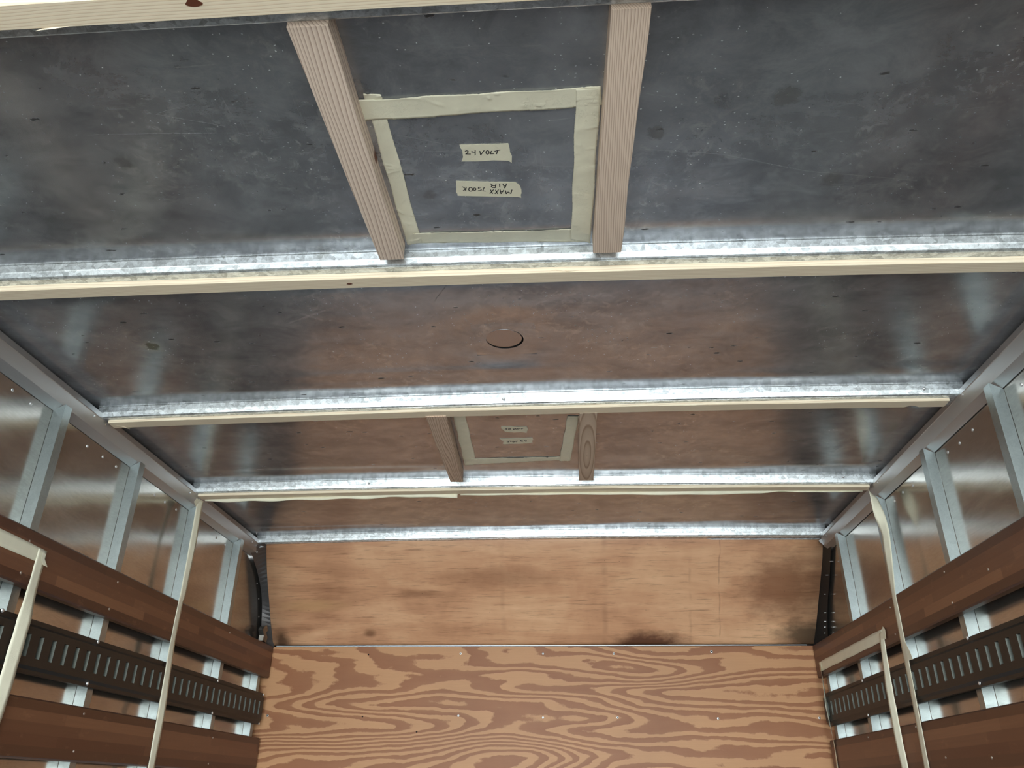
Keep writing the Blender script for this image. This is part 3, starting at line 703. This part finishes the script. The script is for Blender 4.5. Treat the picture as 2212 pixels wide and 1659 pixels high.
def track(s, yoff, label, rivs):
    y0, y1 = REAR+.12, 3.50
    slots = [y for y in [yoff+.0524*i for i in range(-70, 32)] if y0+.05 < y < y1-.03]
    hw = .0085
    br = [y0]
    for q in slots: br += [q-hw, q+hw]
    br.append(y1)
    # z rows with depth from the inner plane
    Z = [(1.592, .007), (1.601, .007), (1.608, 0.0), (1.6265, 0.0), (1.6775, 0.0), (1.694, 0.0), (1.701, .007), (1.712, .007)]
    V = []; F = []; FM = []
    def v(x, y, z): V.append((s*x, y, z)); return len(V)-1
    def quad(a, b, c_, d, m=0): F.append((v(*a), v(*b), v(*c_), v(*d))); FM.append(m)
    for i in range(len(br)-1):
        slot = (i % 2 == 1)
        for j in range(len(Z)-1):
            xa, xb = SX-.001+Z[j][1], SX-.001+Z[j+1][1]
            if slot and j == 3:
                ya, yb = br[i], br[i+1]; za, zb = Z[3][0], Z[4][0]; x0 = SX-.001; dd = .013
                quad((x0, yb, za), (x0+dd, yb, za), (x0+dd, yb, zb), (x0, yb, zb), 1)
                quad((x0, ya, za), (x0+dd, ya, za), (x0+dd, ya, zb), (x0, ya, zb), 0)
                quad((x0, ya, za), (x0, yb, za), (x0+dd, yb, za), (x0+dd, ya, za), 0)
                quad((x0, ya, zb), (x0, yb, zb), (x0+dd, yb, zb), (x0+dd, ya, zb), 2)
                quad((x0+dd, ya, za), (x0+dd, yb, za), (x0+dd, yb, zb), (x0+dd, ya, zb), 2)
            else:
                quad((xa, br[i], Z[j][0]), (xa, br[i+1], Z[j][0]), (xb, br[i+1], Z[j+1][0]), (xb, br[i], Z[j+1][0]))
    xo = SX+.019; x0 = SX+.006
    quad((x0, y0, Z[0][0]), (x0, y1, Z[0][0]), (xo, y1, Z[0][0]), (xo, y0, Z[0][0]))
    quad((x0, y0, Z[-1][0]), (x0, y1, Z[-1][0]), (xo, y1, Z[-1][0]), (xo, y0, Z[-1][0]))
    quad((xo, y0, Z[0][0]), (xo, y1, Z[0][0]), (xo, y1, Z[-1][0]), (xo, y0, Z[-1][0]), 2)
    for yy in (y0, y1):
        i0 = [v(SX-.001+d, yy, z) for z, d in Z]; F.append(tuple(i0+[v(xo, yy, Z[-1][0]), v(xo, yy, Z[0][0])])); FM.append(0)
    me = bpy.data.meshes.new('load_track'); me.from_pydata(V, [], F)
    for mm in (MAT['track'], MAT['slot'], MAT['hole']): me.materials.append(mm)
    me.polygons.foreach_set('material_index', FM)
    bm = bmesh.new(); bm.from_mesh(me); bmesh.ops.remove_doubles(bm, verts=bm.verts, dist=1e-5); bmesh.ops.recalc_face_normals(bm, faces=bm.faces); bm.to_mesh(me); bm.free()
    o = bpy.data.objects.new('load_track', me); COL.objects.link(o); tag(o, label, 'track', 'black slotted load tracks')
    for q in rivs:
        p = un(*q, 'x', s*(SX+.005)); dome('rivet', p, (-s, 0, 0), .005, MAT['screw'], o, .6)
    return o
track(-1, 1.878+.004, 'black slotted steel load track along the left wall, between the slats', [(x/k, 1100+y/k) for x, y in ((15, 648), (628, 850), (560, 1117), (1397, 1100), (1360, 1307), (1688, 1190), (1660, 1375))])
track(1, 1.926+.004, 'black slotted steel load track along the right wall, between the slats', [(1472+x/k, 1100+y/k) for x, y in ((1835, 825), (1912, 1115), (1160, 1100), (1197, 1320))])

# ------------------------------------------------------------------ masking tape
def tape_roof(name, quad, label, group, lift=.0006, nu=150, nv=12, wav=.0006, torn=(0, 0), seed=0):
    """flat tape stuck under the roof sheet; quad = four photo corners: start-a, start-b, end-a, end-b"""
    A, B, C_, D = [un(*q, 'z', ZR-.001) for q in quad]
    r = random.Random(seed); V = []; F = []
    Lt = float(np.linalg.norm(C_-A)); Wt = float(np.linalg.norm(B-A)); rw = random.Random(seed+50); WR = []
    for _ in range(int(Lt*75)):
        WR.append((rw.uniform(0, Lt), rw.choice((rw.uniform(0, .3), rw.uniform(.7, 1), rw.random()))*Wt, rw.choice((rw.gauss(1.57, .35), rw.gauss(.2, .4))), rw.uniform(.004, .014), rw.uniform(.0009, .0019), rw.uniform(.0007, .0018)))
    for side in (0, 1):
        r.seed(seed)
        for i in range(nu+1):
            t = i/nu
            ea = .0009*math.sin(t*19+seed)+r.uniform(-.00025, .00025); eb = .0009*math.sin(t*13+seed*2)+r.uniform(-.00025, .00025)
            a = A*(1-t)+C_*t; b = B*(1-t)+D*t; d = (b-a)/np.linalg.norm(b-a); L = (C_-A)/np.linalg.norm(C_-A)
            a = a-d*ea; b = b+d*eb
            for j in range(nv+1):
                s_ = j/nv; p = a*(1-s_)+b*s_
                if i == 0 and torn[0]: p = p-L*r.uniform(0, torn[0])
                if i == nu and torn[1]: p = p+L*r.uniform(0, torn[1])
                h = lift+wav*max(0, math.sin(t*47+s_*3+seed)*math.sin(t*23+seed)) + (wav*1.6 if (j in (0, nv) and math.sin(t*11+seed*3+j) > .55) else 0)
                for wx, wy, wa, wl, ww, wh in WR:
                    du = t*Lt-wx
                    if abs(du) > .016: continue
                    dv = s_*Wt-wy; al = du*math.cos(wa)+dv*math.sin(wa); ac = -du*math.sin(wa)+dv*math.cos(wa)
                    if abs(al) < wl: h += wh*math.exp(-(ac/ww)**2)*(1-(al/wl)**2)
                z = roofz(p[0], p[1])-h-(0 if side else .00025)
                V.append((p[0], p[1], z))
    n = nv+1; m = (nu+1)*n
    for i in range(nu):
        for j in range(nv):
            a = i*n+j; F.append((a, a+1, a+n+1, a+n)); F.append((m+a, m+a+n, m+a+n+1, m+a+1))
        for j in (0, nv): a = i*n+j; F.append((a, a+n, m+a+n, m+a))
    for i in (0, nu):
        for j in range(nv): a = i*n+j; F.append((a, a+1, m+a+1, m+a))
    o = mk(name, V, F, MAT['tape'], None, True); tag(o, label, 'tape', group); return o
GF = 'masking tape strips of the big square'
tape_roof('tape_strip', ((786, 197), (823, 199), (881, 528), (912, 521)), 'masking tape strip forming the left side of the big square on the roof', GF, .0006, torn=(.0, .003), seed=1)
tape_roof('tape_strip', ((770, 211), (785, 256), (1297, 180), (1300, 221)), 'masking tape strip forming the top side of the big square on the roof', GF, .0016, seed=2)
tape_roof('tape_strip', ((1244, 186), (1297, 183), (1233, 514), (1275, 521)), 'masking tape strip forming the right side of the big square on the roof', GF, .0026, torn=(0, .004), seed=3)
tape_roof('tape_strip', ((893, 498), (895, 524), (1262, 489), (1262, 521)), 'masking tape strip forming the bottom side of the big square, by the roof bow', GF, .0011, seed=4)
GS = 'masking tape strips of the small square'
tape_roof('tape_strip', ((979, 895), (1006, 895), (1003, 998), (1027, 988)), 'masking tape strip on the left side of the small square behind the third batten', GS, .0006, seed=5)
tape_roof('tape_strip', ((1226, 895), (1250, 895), (1208, 992), (1232, 991)), 'masking tape strip on the right side of the small square behind the third batten', GS, .0016, torn=(0, .005), seed=6)
tape_roof('tape_strip', ((1005, 988), (1004, 1001), (1214, 983), (1214, 990)), 'masking tape strip on the far side of the small square, nearest the front wall', GS, .0011, seed=7)

def label_tape(outline, label, strokes, sc, ox, oy, w, seed, name='tape_label'):
    pts = [un(ox+x/sc, oy+y/sc, 'z', ZR-.001) for x, y in outline]
    c = sum(pts)/len(pts)
    # densify, then fill as a fan
    P = []
    for i in range(len(pts)):
        a, b = pts[i], pts[(i+1) % len(pts)]
        for t in np.linspace(0, 1, 5)[:-1]: P.append(a*(1-t)+b*t)
    n = len(P); V = [(p[0], p[1], roofz(p[0], p[1])-.0012) for p in P]+[(p[0], p[1], roofz(p[0], p[1])-.0007) for p in P]
    F = [tuple(range(n)), tuple(range(n, 2*n))]+[(i, (i+1) % n, n+(i+1) % n, n+i) for i in range(n)]
    o = mk(name, V, F, MAT['tape']); tag(o, label, 'tape label', 'handwritten tape labels on the roof')
    V = []; F = []
    for st in strokes:
        Q = [un(ox+x/sc, oy+y/sc, 'z', ZR-.0015) for x, y in st]
        for a, b in zip(Q[:-1], Q[1:]):
            d = b-a; L = np.linalg.norm(d); d = d/L; nn = np.array((-d[1], d[0], 0))
            a2 = a-d*w*.35; b2 = b+d*w*.35; z = roofz(a[0], a[1])-.00135; k0 = len(V)
            for zz in (z, z+.0001):
                for p, q in ((a2, 1), (a2, -1), (b2, -1), (b2, 1)):
                    pp = p+nn*q*w/2; V.append((pp[0], pp[1], zz))
            F += [(k0, k0+1, k0+2, k0+3), (k0+4, k0+5, k0+6, k0+7)]
    t = mk('handwriting', V, F, MAT['ink'], o)
    return o
def ell(cx, cy, rx, ry, a0=0, a1=360, n=14):
    return [(cx+rx*math.cos(math.radians(a0+(a1-a0)*i/n)), cy+ry*math.sin(math.radians(a0+(a1-a0)*i/n))) for i in range(n+1)]
s24 = [[(468, 432), (500, 421), (528, 428), (534, 448), (512, 475), (480, 497), (585, 497)], [(620, 430), (618, 452), (690, 455)], [(692, 410), (692, 515)],
       [(795, 430), (816, 515), (890, 416)], ell(967, 458, 34, 40, -60, 300), [(1055, 428), (1025, 492), (1108, 487)], [(1128, 432), (1245, 400)], [(1192, 424), (1168, 492)]]
label_tape([(340, 285), (700, 278), (1100, 268), (1430, 250), (1452, 330), (1465, 390), (1470, 450), (1512, 540), (1508, 688), (1430, 640), (1100, 632), (760, 655), (385, 660), (420, 570), (412, 500), (400, 400), (362, 360)],
           'short masking tape label reading 24 VOLT the right way up', s24, 10.37, 960, 280, .0017, 1)
sM = [[(490, 1240), (478, 1322)], [(482, 1278), (410, 1235)], [(482, 1280), (425, 1322)], ell(588, 1290, 42, 42, 0, 360), ell(678, 1286, 28, 28),
      [(762, 1320), (822, 1318), (826, 1290), (795, 1280), (762, 1268), (768, 1247), (815, 1245)], [(915, 1328), (862, 1322), (893, 1245)],
      [(1022, 1382), (1102, 1296)], [(1036, 1300), (1078, 1386)], [(1136, 1386), (1212, 1298)], [(1146, 1304), (1190, 1386)],
      [(1248, 1298), (1268, 1386), (1330, 1305)], [(1254, 1338), (1312, 1342)], [(1368, 1318), (1386, 1388), (1428, 1348), (1490, 1382), (1514, 1300)],
      [(1156, 1170), (1140, 1252), (1080, 1250), (1050, 1232), (1060, 1208), (1148, 1206)], [(1098, 1206), (1028, 1163)], [(1236, 1166), (1240, 1232)],
      [(1310, 1168), (1356, 1260), (1392, 1166)], [(1332, 1206), (1380, 1204)]]
label_tape([(262, 1100), (600, 1108), (1100, 1120), (1600, 1128), (1690, 1200), (1725, 1300), (1728, 1370), (1710, 1410), (1720, 1475), (1650, 1458), (1100, 1450), (640, 1440), (300, 1432), (290, 1385), (264, 1350), (272, 1290)],
           'long masking tape label with upside-down writing ending in 7500K', sM, 10.37, 960, 280, .0017, 2)
# second pair: both written upside down
s24b = [[(1340, 365), (1225, 400)], [(1300, 372), (1265, 415)], [(1170, 395), (1100, 420), (1120, 375)], ell(1015, 400, 42, 32), [(850, 380), (880, 440), (945, 372)],
        [(715, 375), (700, 440)], [(705, 400), (620, 398), (640, 432)], [(470, 430), (560, 430), (520, 375), (480, 400)]]
label_tape([(285, 292), (700, 290), (1100, 305), (1500, 285), (1530, 350), (1572, 415), (1530, 480), (1500, 580), (1250, 545), (900, 568), (640, 545), (460, 535), (405, 460), (310, 400), (278, 350)],
           'small tape label nearest the third batten inside the small square', s24b, 22.12, 1070, 905, .0024, 3)
sAC = [[(1480, 935), (1470, 1010), (1400, 945)], [(1300, 1015), (1240, 1000), (1215, 945), (1310, 940)], [(1035, 965), (1020, 1040)], [(1030, 1000), (940, 1005)], [(945, 980), (935, 1045)],
       ell(860, 1015, 32, 28), [(760, 985), (750, 1030), (700, 975)], [(650, 985), (640, 1040), (560, 1035)], [(645, 1010), (580, 1008)], [(650, 985), (545, 985)]]
label_tape([(205, 870), (600, 862), (1000, 840), (1400, 838), (1770, 818), (1800, 920), (1740, 990), (1775, 1050), (1500, 1085), (1100, 1110), (800, 1110), (400, 1135), (370, 1100), (395, 1010), (300, 940)],
           'small tape label with a forked left end, deeper inside the small square', sAC, 22.12, 1070, 905, .0024, 4)

def tape_path(name, pts, label, group, w=.034, n=60, th=.0003, mat=None, jag=.0):
    """pts: list of (t, centre, width direction, width) interpolated along the strip"""
    T = np.array([p[0] for p in pts]); C_ = np.array([p[1] for p in pts], float); D = np.array([p[2] for p in pts], float); Wd = np.array([p[3] for p in pts], float)
    V = []; F = []; nv = 4
    tt = np.linspace(T[0], T[-1], n)
    def ip(A, t):
        return np.array([np.interp(t, T, A[:, i]) for i in range(A.shape[1])])
    rows = []
    for t in tt:
        c = ip(C_, t); d = ip(D, t); d = d/np.linalg.norm(d); w_ = float(np.interp(t, T, Wd)); rows.append((c, d, w_))
    for side in (0, 1):
        for i, (c, d, w_) in enumerate(rows):
            a = rows[max(0, i-1)][0]; b = rows[min(n-1, i+1)][0]; L = (b-a)/np.linalg.norm(b-a); nn = np.cross(L, d); nn /= np.linalg.norm(nn)
            for j in range(nv+1):
                u = j/nv-.5; bow_ = .12*w_*(1-4*u*u)*0.0
                e = .0006*math.sin(i*.9+j)
                p = c+d*(u*w_+ (e if j in (0, nv) else 0))+nn*(side*th)
                V.append(tuple(p))
    m = n*(nv+1); q = nv+1
    for i in range(n-1):
        for j in range(nv):
            a = i*q+j; F.append((a, a+1, a+q+1, a+q)); F.append((m+a, m+a+q, m+a+q+1, m+a+1))
        for j in (0, nv): a = i*q+j; F.append((a, a+q, m+a+q, m+a))
    for i in (0, n-1):
        for j in range(nv): a = i*q+j; F.append((a, a+1, m+a+1, m+a))
    o = mk(name, V, F, mat or MAT['tape'], None, True); tag(o, label, 'tape', group); return o
GH = 'masking tape strips down the side walls'
XF = SX-.0012
tape_path('hanging_tape', [(0, (-1.150, 2.625, 2.262), (.1, 1, 0), .030), (.06, (-1.147, 2.612, 2.235), (.2, 1, 0), .032), (.25, (-1.140, 2.604, 2.10), (.3, 1, 0), .032),
    (.42, (-XF+.003, 2.605, 1.925), (.1, 1, 0), .032), (.45, (-XF, 2.605, 1.90), (0, 1, 0), .033), (.62, (-XF, 2.603, 1.775), (0, 1, 0), .034), (.85, (-XF+.004, 2.612, 1.56), (.2, 1, 0), .036), (1.2, (-XF, 2.622, 1.30), (0, 1, 0), .036)],
    'long tape strip hanging from the batten end down the left wall slats', GH)
tape_path('hanging_tape', [(0, (1.143, 2.612, 2.262), (.3, .9, 0), .030), (.08, (1.146, 2.585, 2.225), (.8, .5, 0), .032), (.22, (1.150, 2.560, 2.10), (.4, -.9, 0), .032), (.30, (1.148, 2.566, 2.04), (.35, -.9, 0), .034),
    (.40, (XF, 2.580, 1.915), (0, -1, 0), .034), (.62, (XF, 2.584, 1.775), (0, -1, 0), .038), (.80, (XF-.002, 2.584, 1.62), (-.05, -1, 0), .040), (1.2, (XF, 2.605, 1.30), (0, -1, 0), .040)],
    'long tape strip hanging from the batten end down the right wall slats', GH)
tape_path('tape_strip', [(0, (-XF, 0.5, 1.856), (0, 0, 1), .034), (.9, (-XF, 1.80, 1.855), (0, 0, 1), .035), (1, (-XF, 1.862, 1.853), (0, .05, 1), .034)],
    'horizontal tape strip stuck along the upper left slat', 'tape strips of the outline on the left slats', n=40)
tape_path('hanging_tape', [(0, (-XF+.001, 1.845, 1.868), (0, 1, 0), .034), (.3, (-XF+.001, 1.845, 1.775), (0, 1, 0), .036), (.5, (-XF+.006, 1.840, 1.70), (.22, 1, 0), .040), (.9, (-XF+.007, 1.834, 1.53), (.22, 1, 0), .040), (1.5, (-XF+.002, 1.825, 1.30), (0, 1, 0), .036)],
    'tape strip hanging from the outline corner at the left photo edge', 'tape strips of the outline on the left slats')
GR = 'tape strips of the outline on the right slats'
tape_path('tape_strip', [(0, (XF, 2.728, 1.812), (0, 0, 1), .036), (1, (XF, 3.478, 1.812), (0, 0, 1), .036)], 'horizontal tape strip stuck along the lower edge of the upper right slat', GR, n=30)
tape_path('hanging_tape', [(0, (XF-.001, 2.742, 1.822), (0, 1, 0), .030), (.1, (XF-.002, 2.745, 1.79), (-.2, 1, 0), .028), (.5, (XF-.010, 2.742, 1.65), (-.38, 1, 0), .030), (.9, (XF-.009, 2.748, 1.50), (-.38, 1, 0), .032), (1.5, (XF-.002, 2.75, 1.30), (-.2, 1, 0), .032)],
    'tape strip hanging from the near corner of the right slat outline, pointed top', GR)
tape_path('hanging_tape', [(0, (XF-.001, 3.462, 1.826), (0, 1, 0), .034), (.1, (XF-.001, 3.458, 1.79), (.3, 1, 0), .032), (.5, (XF-.006, 3.445, 1.66), (.6, 1, 0), .032), (.9, (XF-.001, 3.445, 1.52), (.2, 1, 0), .034), (1.5, (XF-.001, 3.46, 1.30), (0, 1, 0), .034)],
    'tape strip hanging by the front corner of the right slat outline', GR)
# pointed fold at the corner and a stuck-out flap on the long right strip
def flap(name, px, ax, v, label, off, group):
    P = [un(*q, ax, v) for q in px]; o_ = np.array(off)
    o = sweep(name, [[tuple(p) for p in P], [tuple(p+o_) for p in P]], MAT['tape']); tag(o, label, 'tape', group); return o
flap('tape_scrap', ((1907, 1353), (1912, 1360), (1914, 1380), (1904, 1379), (1905, 1366)), 'x', XF-.002, 'torn pointed tape scrap at the corner of the right slat outline', (-.0004, 0, 0), GR)
flap('tape_scrap', ((1950, 1378), (1958, 1392), (1966, 1408), (1972, 1424), (1962, 1427), (1960, 1412), (1956, 1400)), 'x', XF-.010, 'small loose tape flap beside the long right strip', (-.0004, 0, 0), GH)
flap('tape_scrap', ((92, 1194), (100, 1197), (96, 1206), (102, 1225), (92, 1220), (90, 1206)), 'x', -(XF-.004), 'torn tape scrap at the corner of the left slat outline', (.0004, 0, 0), 'tape strips of the outline on the left slats')
flap('tape_scrap', ((425, 1076), (434, 1083), (432, 1090), (424, 1096), (419, 1084)), 'x', -1.150, 'crumpled tape scrap at the left end of the farthest batten', (.0005, 0, 0), GH)
# tape hanging from the far lower edge of the last batten
def sag(x0, x1, f, label, seed, ends):
    n = 70; V = []; F = []
    for side in (0, 1):
        for i in range(n):
            t = i/(n-1); x = x0+(x1-x0)*t; y = riby(3, x)+.0515+side*.0004
            h = f(t)
            yy = y+.006*math.sin(t*9+seed)*min(1, h/.01)
            k_ = cz(x); V += [(x, y, 2.284+k_), (x, y+.001, 2.278+k_), (x, yy, 2.2785-h*.6+k_), (x, yy+.002, 2.2785-h+k_)]
    q = 4; m = n*q
    for i in range(n-1):
        for j in range(3): a = i*q+j; F.append((a, a+1, a+q+1, a+q)); F.append((m+a, m+a+q, m+a+q+1, m+a+1))
        for j in (0, 3): a = i*q+j; F.append((a, a+q, m+a+q, m+a))
    for i in (0, n-1):
        for j in range(3): a = i*q+j; F.append((a, a+1, m+a+1, m+a))
    o = mk('hanging_tape', V, F, MAT['tape'], None, True); tag(o, label, 'tape', 'tape strips hanging from the farthest batten'); return o
sag(-1.16, -.245, lambda t: .003+.007*math.sin(t*3.0+.4)**2+.004*math.sin(t*17)**2+.008*smoothstep((t-.82)/.14), 'tape strip sagging from the left part of the farthest batten, pointed end', 1, 1)
sag(-.235, 1.15, lambda t: .0025+.0075*math.sin(t*2.6+.35)**2+.0015*math.sin(t*22)**2-.006*math.exp(-((t-.80)/.03)**2), 'tape strip sagging from the right part of the farthest batten', 2, 1)
